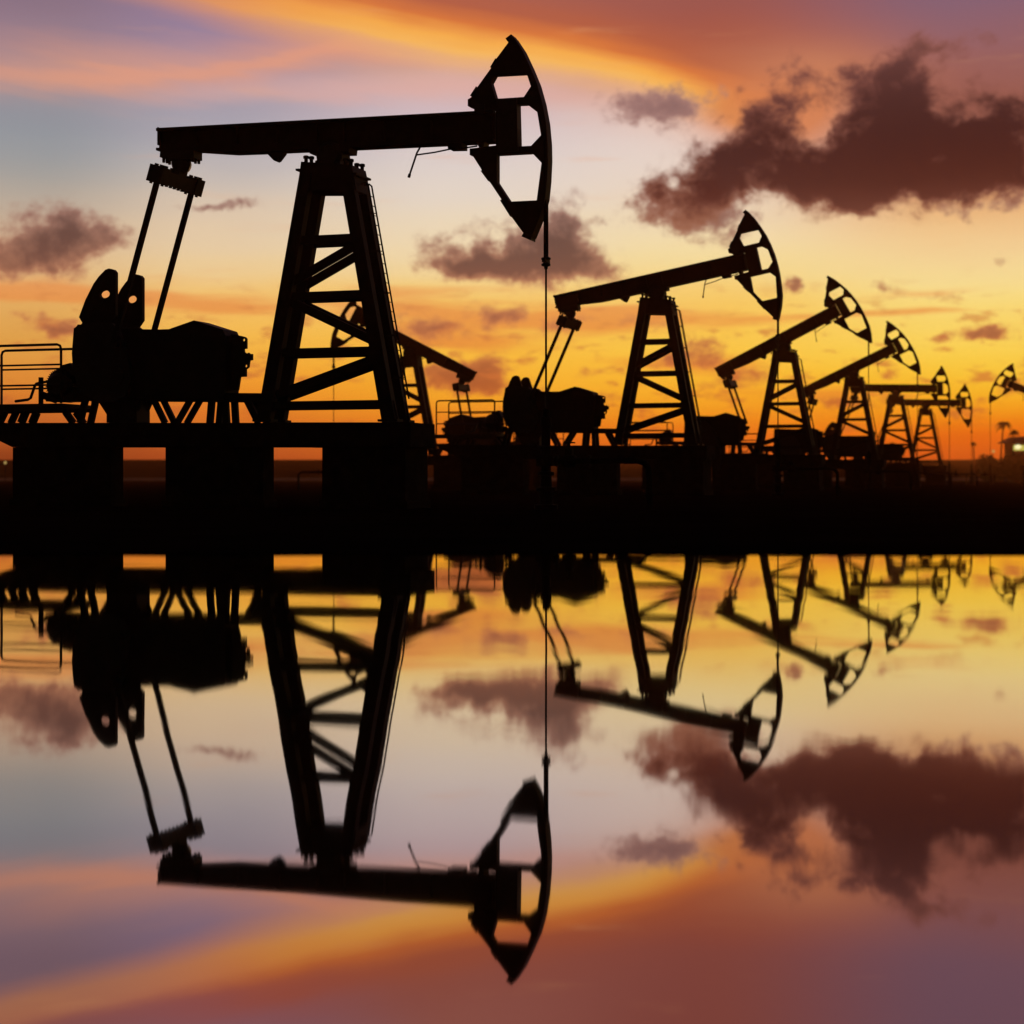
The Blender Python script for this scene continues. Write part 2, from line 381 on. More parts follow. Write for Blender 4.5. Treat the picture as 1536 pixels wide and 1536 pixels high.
YAW = -.3176
G1 = 'pumpjacks in the receding row'
jacks = [  # x, y, z, yaw, tilt, crank lean, counterweight slide, pitman foot, beam length, label
    (-5.36, 52.0, 0, YAW, 3.0, 0, 0, None, 1., 'largest black pumpjack, nearest the camera, its beam almost level and counterweights raised'),
    (7.66, 91.2, .06, -.35, 14.0, -6, .85, None, .957, 'second largest pumpjack, head tilted up, just right of the thin rod of the nearest pumpjack'),
    (20.4, 129.5, .12, -.34, 30.5, -150, 0, [(-3.108,4.904)][0], .925, 'third pumpjack of the receding row, beam steeply tilted, tail low behind the second pumpjack'),
    (32.4, 164.0, .12, -.34, 29.5, -155, 0, [(-5.052,4.435)][0], .875, 'fourth pumpjack of the receding row, steep beam crossing behind the tower of the third'),
    (44.3, 200.0, .1, -.34, 2.6, 0, 0, None, .90, 'small far pumpjack with a level beam, between the steep fourth and the last'),
    (56.8, 238.0, .1, -.34, 2.8, 0, 0, None, .915, 'smallest level pumpjack, last of the receding row on the horizon'),
    (-7.98, 134.7, .1, math.pi+YAW, 31.0, -150, 0, [(-4.89,4.431)][0], .96, 'mirrored pumpjack facing left, seen behind the tower of the largest pumpjack'),
    (69.0, 225.0, .1, math.pi+YAW, 28.0, -150, 0, [(-4.89,4.431)][0], 1., 'distant pumpjack facing left, cut off by the right edge of the picture'),
]
proto, proles = make_pumpjack()
GW = 'wellheads in front of the pumpjacks'

def make_wellhead():
    """christmas tree with stuffing box, hand wheels and a flow line that turns down into the ground"""
    root = empty('wellhead', (0, 0, 0))
    b = MB().lathe((0, 0, 0), [(.34, -.1), (.34, .12), (.2, .14), (.2, .5), (.3, .52), (.3, .62), (.17, .64), (.16, .95), (.24, .97), (.24, 1.06), (.14, 1.08), (.14, 1.7), (.21, 1.72), (.21, 1.8), (.13, 1.82), (.13, 2.35), (.16, 2.37), (.16, 2.62), (.1, 2.66), (.1, 2.84), (.05, 2.9)], 18)
    b.box((.0, 0, 1.38), (.5, .34, .3))
    b.build('casing_head', M_CABLE, root)
    def wheel(c, axis):
        w = MB().lathe(c, [(.03, -.02), (.03, .22)], 8, axis); c = Vector(c); n = 14
        off = {'X': Vector((.2, 0, 0)), 'Y': Vector((0, .2, 0)), 'Z': Vector((0, 0, .2))}[axis]
        ax = [Vector(v) for v in ((1,0,0),(0,1,0),(0,0,1))]; ax.pop('XYZ'.index(axis))
        pts = [c+off+(ax[0]*math.cos(2*math.pi*i/n)+ax[1]*math.sin(2*math.pi*i/n))*.16 for i in range(n+1)]
        w.tube(pts, .018, 6)
        for i in range(0, n, 4): w.tube([c+off, pts[i]], .012, 6)
        return w
    wheel((0, -.16, 1.38), 'Y').shift((0, .4, 0)).build('hand_wheel', M_CABLE, root)
    L = 3.05
    f = MB().tube([(.1, 0, 1.38), (L-.35, 0, 1.38), (L-.14, 0, 1.32), (L-.03, 0, 1.18), (L, 0, .98), (L, 0, -.2)], .09, 12)
    f.lathe((.34, 0, 1.38), [(.17, -.03), (.17, .03)], 14, 'X'); f.lathe((1.3, 0, 1.38), [(.17, -.03), (.17, .03)], 14, 'X'); f.lathe((L, 0, .4), [(.16, -.03), (.16, .03)], 14, 'Z')
    fl = f.build('flow_line', M_CABLE, root)
    v = MB().lathe((.7, 0, 1.38), [(.1, -.2), (.17, -.18), (.2, 0), (.17, .18), (.1, .2)], 14, 'X')
    v.box((.7, 0, 1.58), (.2, .2, .3)); v.build('gate_valve', M_CABLE, fl)
    wheel((.7, 0, 1.7), 'Z').build('hand_wheel', M_CABLE, fl)
    return root
wproto = make_wellhead()
WL = ['tall dark wellhead under the rod of the largest pumpjack', 'wellhead under the rod of the second largest pumpjack',
      'wellhead under the raised head of the third pumpjack', 'wellhead under the raised head of the fourth pumpjack',
      'small wellhead under the far pumpjack with a level beam, fifth of the row', 'tiny wellhead under the last pumpjack of the row',
      'wellhead of the pumpjack facing left, seen through the base of the largest one', 'wellhead under the distant head facing left at the right edge']
for i, (x, y, z, rz, tilt, crank, slide, foot, length, label) in enumerate(jacks):
    r, ro = (proto, proles) if i == 0 else copy_thing(proto, proles)
    r.location = (x, y, z); r.rotation_euler = (0, 0, rz); pose(ro, tilt, crank, slide, foot, length)
    tag(r, label, 'pumpjack', 'pumpjacks of the oil field')
    w = wproto if i == 0 else copy_thing(wproto, {})[0]
    p = Matrix.Rotation(rz, 3, 'Z') @ Vector((PIVOT[0] + (ROPE_X-PIVOT[0])*length, 0, 0))
    w.location = (x+p.x, y+p.y, 0); w.rotation_euler = (0, 0, rz); tag(w, WL[i], 'wellhead', GW)

# ------------------------------------------------------------------ setting
def sheet(name, x0, x1, y0, y1, z, mat, nx=1, ny=1, fz=None):
    vs, fs = [], []
    for j in range(ny+1):
        for i in range(nx+1):
            x = x0+(x1-x0)*i/nx; y = y0+(y1-y0)*j/ny
            vs.append((x, y, z if fz is None else fz(x, y)))
    for j in range(ny):
        for i in range(nx):
            a = j*(nx+1)+i; fs.append((a, a+1, a+nx+2, a+nx+1))
    return MB().add(vs, fs).build(name, mat)

EDGE = 20.75
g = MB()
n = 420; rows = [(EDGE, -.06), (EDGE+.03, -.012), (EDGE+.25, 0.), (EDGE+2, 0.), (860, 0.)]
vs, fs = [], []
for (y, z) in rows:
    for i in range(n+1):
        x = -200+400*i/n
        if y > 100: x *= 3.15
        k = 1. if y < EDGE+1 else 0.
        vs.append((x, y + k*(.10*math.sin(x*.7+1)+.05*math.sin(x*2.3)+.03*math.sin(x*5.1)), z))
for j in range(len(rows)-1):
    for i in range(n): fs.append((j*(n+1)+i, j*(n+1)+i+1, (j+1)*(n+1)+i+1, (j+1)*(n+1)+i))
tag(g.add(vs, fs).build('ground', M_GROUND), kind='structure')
tag(sheet('water', -200, 200, -60, EDGE+.4, -.03, M_WATER), kind='structure')

# far coast: a raised bank stands in for the sea, pale beach at its foot
def bank(name, mat, y0, y1, prof, seed):
    rnd = random.Random(seed); n = 240; vs, fs = [], []
    for (y, z, amp) in prof:
        for i in range(n+1):
            x = -620+1240*i/n
            zz = z + (amp*(.5*math.sin(x*.05+seed)+.35*math.sin(x*.13)+rnd.uniform(-.3, .3)) if amp else 0)
            if amp and x > 170: zz += min(1.5, (x-170)/60)*amp*4
            vs.append((x, y, zz))
    m = len(prof)
    for j in range(m-1):
        for i in range(n): fs.append((j*(n+1)+i, j*(n+1)+i+1, (j+1)*(n+1)+i+1, (j+1)*(n+1)+i))
    return tag(MB().add(vs, fs).build(name, mat), kind='structure')
bank('beach', M_SAND, 0, 0, [(640, -.2, 0), (652, .7, 0), (668, 1.2, 0), (672, -1, 0)], 1)
bank('raised_sea_band', M_BANK, 0, 0, [(664, .9, 0), (676, 4.6, .1), (694, 8.3, .1), (716, 8.6, .12), (800, 7.0, .2), (840, -1, 0)], 2)

# ------------------------------------------------------------------ far right: palms, shrubs, a lit beach pavilion and lamps
def leaf_cloud(mb, c, rx, ry, rz, n, size, rnd):
    for _ in range(n):
        while True:
            p = Vector((rnd.uniform(-1, 1), rnd.uniform(-1, 1), rnd.uniform(-1, 1)))
            if p.length < 1: break
        p = Vector((p.x*rx, p.y*ry, p.z*rz)) + Vector(c)
        u = Vector((rnd.uniform(-1, 1), rnd.uniform(-1, 1), rnd.uniform(-1, 1))).normalized(); w = u.orthogonal().normalized()
        s = size*rnd.uniform(.6, 1.4)
        mb.add([p-u*s, p+w*s*.4, p+u*s, p-w*s*.4], [(0, 1, 2, 3)])

def palm(x, y, h, lean, label, crown=2.4, seed=0):
    rnd = random.Random(seed); r = empty('palm_tree', (x, y, 0))
    top = Vector((lean, 0, h))
    pts = [Vector((lean*(t**1.8), 0, h*t - (.3 if t == 0 else 0))) for t in (0, .2, .4, .6, .8, 1)]
    MB().tube(pts, .26, 9, .15).build('trunk', M_BARK, r)
    cr = MB()
    for k in range(22):
        a = 2*math.pi*k/22 + rnd.uniform(-.2, .2); up = rnd.uniform(-.3, .9); L = crown*rnd.uniform(.8, 1.15)
        d = Vector((math.cos(a), math.sin(a), 0)); prev = top.copy(); side = Vector((-d.y, d.x, 0))
        for s in range(1, 8):
            t = s/7; p = top + d*L*t*(1-.18*t) + Vector((0, 0, L*(up*t - (.75+up*.6)*t*t)))
            wd = .42*L*math.sin(math.pi*min(1, t*.9+.08))*.45
            for sg in (-1, 1):
                q = (prev+p)/2 + side*sg*wd + Vector((0, 0, -wd*.5))
                cr.add([prev, p, q], [(0, 1, 2)])
            prev = p
    leaf_cloud(cr, top, .5, .5, .4, 40, .3, rnd)
    cr.build('crown', M_LEAF, r)
    return tag(r, label, 'palm tree', 'palms on the far shore')
palm(112.6, 400, 13.6, .9, 'tallest palm on the far shore, left of the lit pavilion', 2.6, 3)
palm(114.0, 398, 11.6, 1.3, 'shorter palm leaning right, standing beside the lit pavilion', 2.0, 4)
palm(108.0, 405, 9.0, -.2, 'small lone palm on the far shore, left of the two tall palms', 1.1, 5)

def shrub(x, y, w, h, label, seed):
    rnd = random.Random(seed); r = empty('shrub', (x, y, 0)); s = MB()
    for k in range(4): s.tube([(rnd.uniform(-.3, .3), 0, -.2), (rnd.uniform(-w*.3, w*.3), rnd.uniform(-1, 1), h*.6)], .08, 6, .03)
    s.build('stem', M_BARK, r); f = MB()
    for k in range(7):
        leaf_cloud(f, (rnd.uniform(-w*.36, w*.36), rnd.uniform(-1, 1), h*rnd.uniform(.35, .72)), w*.22, 1.2, h*.26, 170, .5, rnd)
    leaf_cloud(f, (0, 0, h*.3), w*.48, 1.4, h*.3, 500, .55, rnd)
    f.build('foliage', M_LEAF, r)
    return tag(r, label, 'shrub', 'shrubs on the far shore')
shrub(108.8, 392, 7.0, 7.4, 'low shrub at the left end of the thicket below the small palm', 11)
shrub(113.4, 390, 8.0, 8.2, 'rounded shrub below the tallest palm', 12)
shrub(119.6, 388, 9.0, 7.0, 'wide shrub in front of the lit pavilion', 13)

pv = empty('beach_pavilion', (121.5, 402, 0))
w = MB().box((0, 0, 2.9), (13, 6, 5.8)); w.build('wall', M_ROOF, pv)
for x in (-6.2, -2.2, 2.0, 6.2): MB().box((x, -2.7, 7.4), (.3, .3, 3.2)).build('terrace_post', M_ROOF, pv)
MB().box((0, 2.8, 7.4), (13, .2, 3.2)).build('back_wall', M_ROOF, pv)
MB().add([(-8, -4.2, 9.0), (8, -4.2, 9.0), (8, 4.2, 9.0), (-8, 4.2, 9.0), (-6.2, 0, 10.4), (8, 0, 11.2)],
         [(0, 1, 5, 4), (1, 2, 5), (2, 3, 4, 5), (3, 0, 4), (0, 3, 2, 1)]).build('roof', M_ROOF, pv)
win = MB(); win.box((.6, 2.6, 8.0), (11.2, .1, 1.3)); win.build('lit_window', M_LIT, pv)
for x in (-4.6, -1.0, 3.6): MB().lathe((x, -1.5, 8.2), [(.1, -.6), (.7, -.35), (.75, .2), (.15, .5)], 12).build('ceiling_lamp', M_LAMP, pv)
tag(pv, 'low pavilion with a dark roof and a brightly lit terrace at the right edge', 'pavilion')

def lamp_post(x, y, h, label, r=.3):
    e = empty('lamp_post', (x, y, 0))
    MB().tube([(0, 0, -.2), (0, 0, h-.2)], .07, 8, .05).build('post', M_RAIL, e)
    b = MB().lathe((0, 0, h), [(.08, -r), (r*.8, -r*.6), (r, 0), (r*.7, r*.7), (.05, r)], 12).build('lamp_globe', M_DIM, e)
    return tag(e, label, 'lamp post', 'small lit lamps far off')
lamp_post(107.2, 386, 6.9, 'small lit lamp in the shrubs below the small palm on the far shore', .34)
lamp_post(-87.7, 300, 3.6, 'small lit lamp far off at the left edge under the walkway of the largest pumpjack', .26)

# ------------------------------------------------------------------ haze
hz = MB().box((0, 400, 10), (1290, 940, 24)).build('haze', M_GROUND)
hm = bpy.data.materials.new('thin_evening_haze'); hm.use_nodes = True
nt = hm.node_tree; nt.nodes.remove(nt.nodes['Principled BSDF'])
pvn = nt.nodes.new('ShaderNodeVolumePrincipled'); pvn.inputs['Density'].default_value = .00015
pvn.inputs['Color'].default_value = (.92, .33, .10, 1); pvn.inputs['Anisotropy'].default_value = .75
nt.links.new(pvn.outputs[0], nt.nodes['Material Output'].inputs['Volume'])
hz.data.materials[0] = hm
tag(hz, kind='stuff')

# ------------------------------------------------------------------ sky
SUN_EL, SUN_AZ = 0.8, 12.5          # degrees; the sun stands low behind the row, right of centre
world = bpy.data.worlds.new('World'); scene.world = world; world.use_nodes = True
W = world.node_tree; W.nodes.clear()
def node(t, **kw):
    n = W.nodes.new(t)
    for k, v in kw.items(): setattr(n, k, v)
    return n
def put(sock, v):
    if hasattr(v, 'links') or isinstance(v, bpy.types.NodeSocket): W.links.new(v, sock)
    else: sock.default_value = v
def ma(op, a, b=None, c=None, clamp=False):
    n = node('ShaderNodeMath', operation=op, use_clamp=clamp)
    for i, v in enumerate((a, b, c)):
        if v is not None: put(n.inputs[i], v)
    return n.outputs[0]
def vm(op, a, b=None, c=None, out=0):
    n = node('ShaderNodeVectorMath', operation=op)
    for i, v in enumerate((a, b, c)):
        if v is not None: put(n.inputs[i], v)
    return n.outputs[out]
def smooth(x, a, b, lo=0., hi=1.):
    n = node('ShaderNodeMapRange', interpolation_type='SMOOTHSTEP')
    put(n.inputs[0], x)
    for i, v in zip((1, 2, 3, 4), (a, b, lo, hi)): put(n.inputs[i], v)
    return n.outputs[0]
def mix(f, a, b):
    n = node('ShaderNodeMix', data_type='RGBA', clamp_factor=True)
    put(n.inputs[0], f); put(n.inputs[6], a); put(n.inputs[7], b); return n.outputs[2]
def ramp(x, stops, mode='B_SPLINE'):
    n = node('ShaderNodeValToRGB'); cr = n.color_ramp; cr.interpolation = mode
    stops = sorted(stops); e = cr.elements
    e[0].position, e[0].color = stops[0][0], stops[0][1]
    e[1].position, e[1].color = stops[-1][0], stops[-1][1]
    for p, c in stops[1:-1]:
        q = e.new(p); q.color = c
    put(n.inputs[0], x); return n
def noise(vec, scale, detail=5., rough=.55, dist=0.):
    n = node('ShaderNodeTexNoise'); put(n.inputs['Vector'], vec); n.inputs['Scale'].default_value = scale
    n.inputs['Detail'].default_value = detail; n.inputs['Roughness'].default_value = rough; n.inputs['Distortion'].default_value = dist
    return n
def vec(x, y, z=0.):
    n = node('ShaderNodeCombineXYZ'); put(n.inputs[0], x); put(n.inputs[1], y); put(n.inputs[2], z); return n.outputs[0]

tcn = node('ShaderNodeTexCoord'); sp = node('ShaderNodeSeparateXYZ'); W.links.new(tcn.outputs['Generated'], sp.inputs[0])
az = ma('ARCTAN2', sp.outputs[0], sp.outputs[1]); el = ma('ARCSINE', sp.outputs[2])
A = ma('MULTIPLY', az, 2.6); E_ = ma('MULTIPLY', ma('MAXIMUM', el, 0.), 2.6)
P = vec(A, E_)

# colour by elevation, for five bearings
SKY = [
 ([(-0.6912,0.0169)][0][0], [(-0.6912,0.6766),(-0.6912,0.6404),(-0.6912,0.604),(-0.6912,0.5581),(-0.6912,0.5212),(-0.6912,0.4747),(-0.6912,0.4279),(-0.6912,0.3808),(-0.6912,0.3335),(-0.6912,0.2954),(-0.6912,0.2668),(-0.6912,0.2286),(-0.6912,0.1902),(-0.6912,0.1518),(-0.6912,0.1133),(-0.6912,0.0748),(-0.6912,0.0458),(-0.6912,0.0169)],
  [(138,114,130),(148,122,136),(154,130,142),(154,143,152),(145,147,155),(150,153,158),(166,161,155),(194,174,153),(220,186,147),(228,186,126),(229,174,100),(225,165,84),(225,160,72),(224,145,58),(218,122,42),(185,92,40),(150,68,28),(130,54,24)]),
 ([(-0.4436,0.0172)][0][0], [(-0.4436,0.6904),(-0.4436,0.6535),(-0.4436,0.6164),(-0.4436,0.5697),(-0.4436,0.532),(-0.4436,0.4846),(-0.4436,0.4368),(-0.4436,0.3888),(-0.4436,0.3405),(-0.4436,0.3017),(-0.4436,0.2725),(-0.4436,0.2334),(-0.4436,0.1943),(-0.4436,0.155),(-0.4436,0.1157),(-0.4436,0.0764),(-0.4436,0.0468),(-0.4436,0.0172)],
  [(148,124,150),(152,128,154),(152,134,158),(170,154,166),(164,157,170),(179,173,179),(199,187,178),(222,198,172),(232,205,166),(238,204,146),(243,194,112),(245,188,88),(245,182,70),(244,162,52),(235,138,40),(206,106,40),(180,80,32),(160,66,28)]),
 ([(-0.088,0.0175)][0][0], [(-0.088,0.6997),(-0.088,0.6624),(-0.088,0.6248),(-0.088,0.5775),(-0.088,0.5393),(-0.088,0.4913),(-0.088,0.4429),(-0.088,0.3942),(-0.088,0.3453),(-0.088,0.3059),(-0.088,0.2763),(-0.088,0.2367),(-0.088,0.197),(-0.088,0.1572),(-0.088,0.1174),(-0.088,0.0774),(-0.088,0.0475),(-0.088,0.0175)],
  [(170,105,95),(190,120,100),(215,160,130),(214,178,175),(206,184,190),(214,200,200),(226,212,202),(232,214,190),(240,217,176),(242,212,150),(246,202,114),(247,194,86),(248,190,68),(247,178,50),(243,162,40),(231,122,28),(205,98,26),(180,78,28)]),
 ([(0.2908,0.0174)][0][0], [(0.2908,0.6959),(0.2908,0.6588),(0.2908,0.6214),(0.2908,0.5743),(0.2908,0.5363),(0.2908,0.4886),(0.2908,0.4404),(0.2908,0.392),(0.2908,0.3433),(0.2908,0.3042),(0.2908,0.2747),(0.2908,0.2354),(0.2908,0.1959),(0.2908,0.1563),(0.2908,0.1167),(0.2908,0.077),(0.2908,0.0472),(0.2908,0.0174)],
  [(155,88,80),(165,88,72),(185,105,75),(222,165,130),(230,196,180),(231,212,202),(233,213,196),(237,214,182),(244,222,170),(245,216,142),(246,202,108),(248,197,86),(249,200,74),(248,188,54),(243,168,38),(228,116,20),(212,98,20),(185,76,22)]),
 ([(0.6576,0.0169)][0][0], [(0.6576,0.6788),(0.6576,0.6425),(0.6576,0.606),(0.6576,0.56),(0.6576,0.5229),(0.6576,0.4763),(0.6576,0.4293),(0.6576,0.3821),(0.6576,0.3346),(0.6576,0.2964),(0.6576,0.2677),(0.6576,0.2293),(0.6576,0.1909),(0.6576,0.1523),(0.6576,0.1137),(0.6576,0.075),(0.6576,0.046),(0.6576,0.0169)],
  [(132,98,116),(142,98,108),(150,98,98),(152,94,84),(152,92,78),(165,100,78),(205,138,92),(238,188,130),(242,206,150),(245,219,150),(248,220,132),(248,212,104),(249,210,84),(248,198,58),(243,176,34),(228,112,12),(200,82,12),(185,74,20)]),
]
wob = noise(vec(ma('MULTIPLY', A, 1.3), ma('MULTIPLY', E_, 7.)), 1.6, 4., .55)
Ew = ma('ADD', E_, ma('MULTIPLY', ma('SUBTRACT', wob.outputs['Fac'], .5), .045))
tpos = ma('DIVIDE', Ew, .8)
base = None
for (a0, pts, cols) in SKY:
    st = [(min(1., max(0., p[1]/.8)), lin(c)) for p, c in zip(pts, cols)]
    r = ramp(tpos, st).outputs[0]
    if base is None: base = r
    else: base = mix(smooth(A, prev_a, a0), base, r)
    prev_a = a0

def poly_curve(pts):
    """height of a band along the bearing, as a float curve"""
    n = node('ShaderNodeFloatCurve'); c = n.mapping.curves[0]
    q = [((p[0]+1.)/2., p[1]) for p in pts]
    c.points[0].location = (0., q[0][1]); c.points[1].location = (1., q[-1][1])
    for x, y in q: c.points.new(x, y)
    n.mapping.update(); put(n.inputs['Value'], ma('MULTIPLY', ma('ADD', A, 1.), .5)); return n.outputs[0]

warpn = noise(vec(ma('MULTIPLY', A, 1.), ma('MULTIPLY', E_, 2.2)), 4.5, 4., .5)
wv = vm('SUBTRACT', warpn.outputs['Color'], (.5, .5, .5)); wsp = node('ShaderNodeSeparateXYZ'); W.links.new(wv, wsp.inputs[0])
# fine fibres of the high cirrus: noise stretched along the band
fib = noise(vec(ma('MULTIPLY', ma('ADD', A, ma('MULTIPLY', E_, 2.2)), 1.4), ma('MULTIPLY', ma('ADD', E_, ma('MULTIPLY', A, .16)), 16.)), 1.5, 5., .6)
fibc = ma('SUBTRACT', fib.outputs['Fac'], .5)

# lower salmon cirrus on the left
c2 = poly_curve([(-0.9267,0.5641),(-0.7468,0.5759),(-0.6067,0.5784),(-0.5017,0.5842),(-0.4047,0.6029),(-0.3066,0.6229),(-0.2076,0.6402),(-0.088,0.6342),(0.052,0.6109)])
d2 = ma('ADD', ma('SUBTRACT', E_, c2), ma('ADD', ma('MULTIPLY', wsp.outputs[1], .05), ma('MULTIPLY', fibc, .045)))
g2 = ramp(ma('MULTIPLY_ADD', d2, 6.5, .5), [(.25, (0,0,0,1)), (.42, (.75,.75,.75,1)), (.5, (.9,.9,.9,1)), (.58, (.6,.6,.6,1)), (.85, (0,0,0,1))]).outputs[0]
m2 = ma('MULTIPLY', g2, ma('MULTIPLY', smooth(A, [(-0.008,0.6063)][0][0], [(-0.2868,0.6027)][0][0]), smooth(A, [(-0.8825,0.5728)][0][0], [(-0.5783,0.5919)][0][0], .55, .9)))
skyc = mix(m2, base, lin((234, 158, 122)))
# faint pink veil under it
c4 = poly_curve([(-0.8378,0.5217),(-0.5592,0.5462),(-0.3656,0.5666),(-0.2076,0.5722),(-0.008,0.5664),(0.1319,0.558)])
d4 = ma('ADD', ma('SUBTRACT', E_, c4), ma('ADD', ma('MULTIPLY', wsp.outputs[0], .05), ma('MULTIPLY', fibc, .04)))
m4 = ma('MULTIPLY', smooth(ma('ABSOLUTE', d4), .03, 0.), ma('MULTIPLY', ma('MULTIPLY', smooth(A, [(-0.6351,0.5889)][0][0], [(-0.3459,0.6011)][0][0]), smooth(A, [(0.2314,0.604)][0][0], [(-0.008,0.6063)][0][0])), .5))
skyc = mix(m4, skyc, lin((226, 172, 160)))
# the bright band from upper left to the big cloud
c1 = poly_curve([(-0.9703,0.7832),(-0.7468,0.7474),(-0.5878,0.7265),(-0.4339,0.7),(-0.3459,0.6896),(-0.2473,0.6748),(-0.1478,0.658),(-0.048,0.642),(0.052,0.625),(0.1518,0.6034),(0.2512,0.5733),(0.3302,0.5411),(0.4281,0.4898),(0.62,0.3834)])
d1 = ma('ADD', ma('SUBTRACT', E_, c1), ma('ADD', ma('MULTIPLY', wsp.outputs[1], .03), ma('MULTIPLY', fibc, .042)))
t1 = ma('MULTIPLY_ADD', d1, 3.1, .4)      # 400 units of offset over the ramp
col1 = ramp(t1, [(0., lin((238,190,165))), (.225, lin((232,172,140))), (.30, lin((240,180,122))), (.355, lin((250,186,92))), (.40, lin((249,174,74))), (.43, lin((238,154,70))), (.475, lin((216,118,58))), (.55, lin((182,94,62))), (.7, lin((165,88,72))), (1., lin((150,88,84)))], 'LINEAR').outputs[0]
col1 = mix(ma('MULTIPLY', smooth(A, [(-0.1279,0.6526)][0][0], [(-0.5113,0.6413)][0][0]), .75), col1, mix(smooth(t1, .42, .52), lin((238,140,62)), lin((186,84,46))))
al1 = ramp(t1, [(.235, (0,0,0,1)), (.30, (.45,)*3+(1,)), (.36, (.9,)*3+(1,)), (.46, (.95,)*3+(1,)), (.56, (.8,)*3+(1,)), (.85, (0,0,0,1))], 'LINEAR').outputs[0]
A1 = ma('ADD', A, ma('ADD', ma('MULTIPLY', wsp.outputs[0], .22), ma('MULTIPLY', d1, -.5)))
m1 = ma('MULTIPLY', al1, ma('MULTIPLY', smooth(A, [(-0.6539,0.6337)][0][0], [(-0.2967,0.6493)][0][0], .55, 1.), smooth(A1, [(0.5152,0.5481)][0][0], [(0.2611,0.556)][0][0])))
skyc = mix(m1, skyc, col1)

def field(vecin, blobs):
    acc = None
    for (pt, (rx, ry), wt) in blobs:
        q = vm('MULTIPLY_ADD', vecin, (1/rx, 1/ry, 0.), (-pt[0]/rx, -pt[1]/ry, 0.))
        r2 = vm('DOT_PRODUCT', q, q, out=1)
        gss = ma('POWER', .36788, r2)
        acc = ma('MULTIPLY', gss, wt) if acc is None else ma('MULTIPLY_ADD', gss, wt, acc)
    return acc
def blobs(centres, sizes): return [(c, (s[0]/1000, s[1]/1000), s[2]) for c, s in zip(centres, sizes)]

# warm horizontal bars of thin stratus low in the sky
n5 = noise(vec(ma('MULTIPLY', A, 1.6), ma('MULTIPLY', E_, 15.)), 2.2, 5., .55)
pw5 = vm('ADD', P, vm('MULTIPLY', wv, (.10, .02, 0.)))
b5 = field(pw5, blobs([(-0.6912,0.2687),(-0.4339,0.258),(-0.1279,0.2465),(0.1319,0.2385),(0.3793,0.2363),(0.5535,0.2412),(0.2908,0.1712),(-0.048,0.2021),(0.4669,0.1254),(0.62,0.2687),(-0.6632,0.1522),(-0.4242,0.0962),(-0.2076,0.0772)],
   [(190,20,1.),(170,18,.7),(130,36,1.1),(150,24,1.05),(150,12,.7),(170,6,.62),(150,30,.62),(100,14,.6),(160,14,.5),(110,10,.4),(120,14,.4),(150,16,.5),(120,10,.4)]))
m5 = smooth(ma('ADD', b5, ma('MULTIPLY', ma('SUBTRACT', n5.outputs['Fac'], .5), 2.0)), .18, .95, 0., .84)
skyc = mix(m5, skyc, ramp(ma('DIVIDE', E_, .8), [(0., lin((196,84,30))), (.1, lin((222,112,36))), (.22, lin((230,138,56))), (.34, lin((233,148,76))), (.5, lin((230,165,115)))]).outputs[0])

warm = field(P, blobs([(0.4086,0.5256),(0.3204,0.5451),(0.4863,0.5774)], [(95,55,.85),(60,40,.5),(120,60,.4)]))
skyc = mix(ma('MINIMUM', warm, .85), skyc, lin((214, 126, 74)))
# cumulus: each cloud is a few soft lobes broken up by fractal noise
wn2 = noise(P, 9., 5., .6); wn3 = noise(vm('ADD', P, (3.1, 1.7, .4)), 28., 4., .6)
w2 = vm('SUBTRACT', wn2.outputs['Color'], (.5, .5, .5)); w3 = vm('SUBTRACT', wn3.outputs['Color'], (.5, .5, .5))
pw = vm('ADD', P, vm('ADD', vm('MULTIPLY', w2, (.13, .10, 0.)), vm('MULTIPLY', w3, (.045, .035, 0.))))
fb = noise(vec(A, ma('MULTIPLY', E_, 1.25)), 13., 9., .64, .35)
fbc = ma('SUBTRACT', fb.outputs['Fac'], .5)
fb2 = noise(vec(ma('ADD', A, 4.), ma('MULTIPLY', E_, 1.2)), 34., 6., .62, .4)
fbd = ma('MULTIPLY_ADD', ma('SUBTRACT', fb2.outputs['Fac'], .5), .55, fbc)
def cloud_mask(bl, k, op=1., hi=1.0):
    """soft mask and how dense the cloud is there"""
    f = field(pw, bl); q = ma('MULTIPLY_ADD', fbd, k, f); gate = smooth(f, .04, .28)
    return ma('MULTIPLY', smooth(q, .08, hi, 0., op), gate), smooth(q, .35, 1.5)
BIG = blobs([(0.3204,0.4687),(0.3695,0.501),(0.4086,0.535),(0.433,0.5888),(0.3793,0.5719),(0.4281,0.4488),(0.5152,0.4632),(0.5248,0.529),(0.5868,0.531),(0.6058,0.5951),(0.6576,0.6188),(0.6388,0.4753),(0.7182,0.478),(0.5821,0.4181),(0.695,0.4146),(0.4524,0.5166),(0.6782,0.52),(0.3056,0.4479),(0.2661,0.4118),(0.2314,0.4221),(0.7135,0.52),(0.5343,0.566),(0.4766,0.5778),(0.5248,0.4172)],
   [(52,40,.85),(44,50,.8),(32,46,.62),(22,42,.42),(18,44,.34),(90,42,.95),(90,62,1.1),(52,46,.8),(48,66,.95),(30,44,.62),(48,14,.42),(92,66,1.1),(72,66,1.05),(150,26,.6),(90,22,.5),(20,22,-.75),(34,14,-.75),(46,32,.55),(60,42,.8),(42,32,.55),(50,30,.5),(60,30,.3),(40,26,.2),(120,26,.8)])
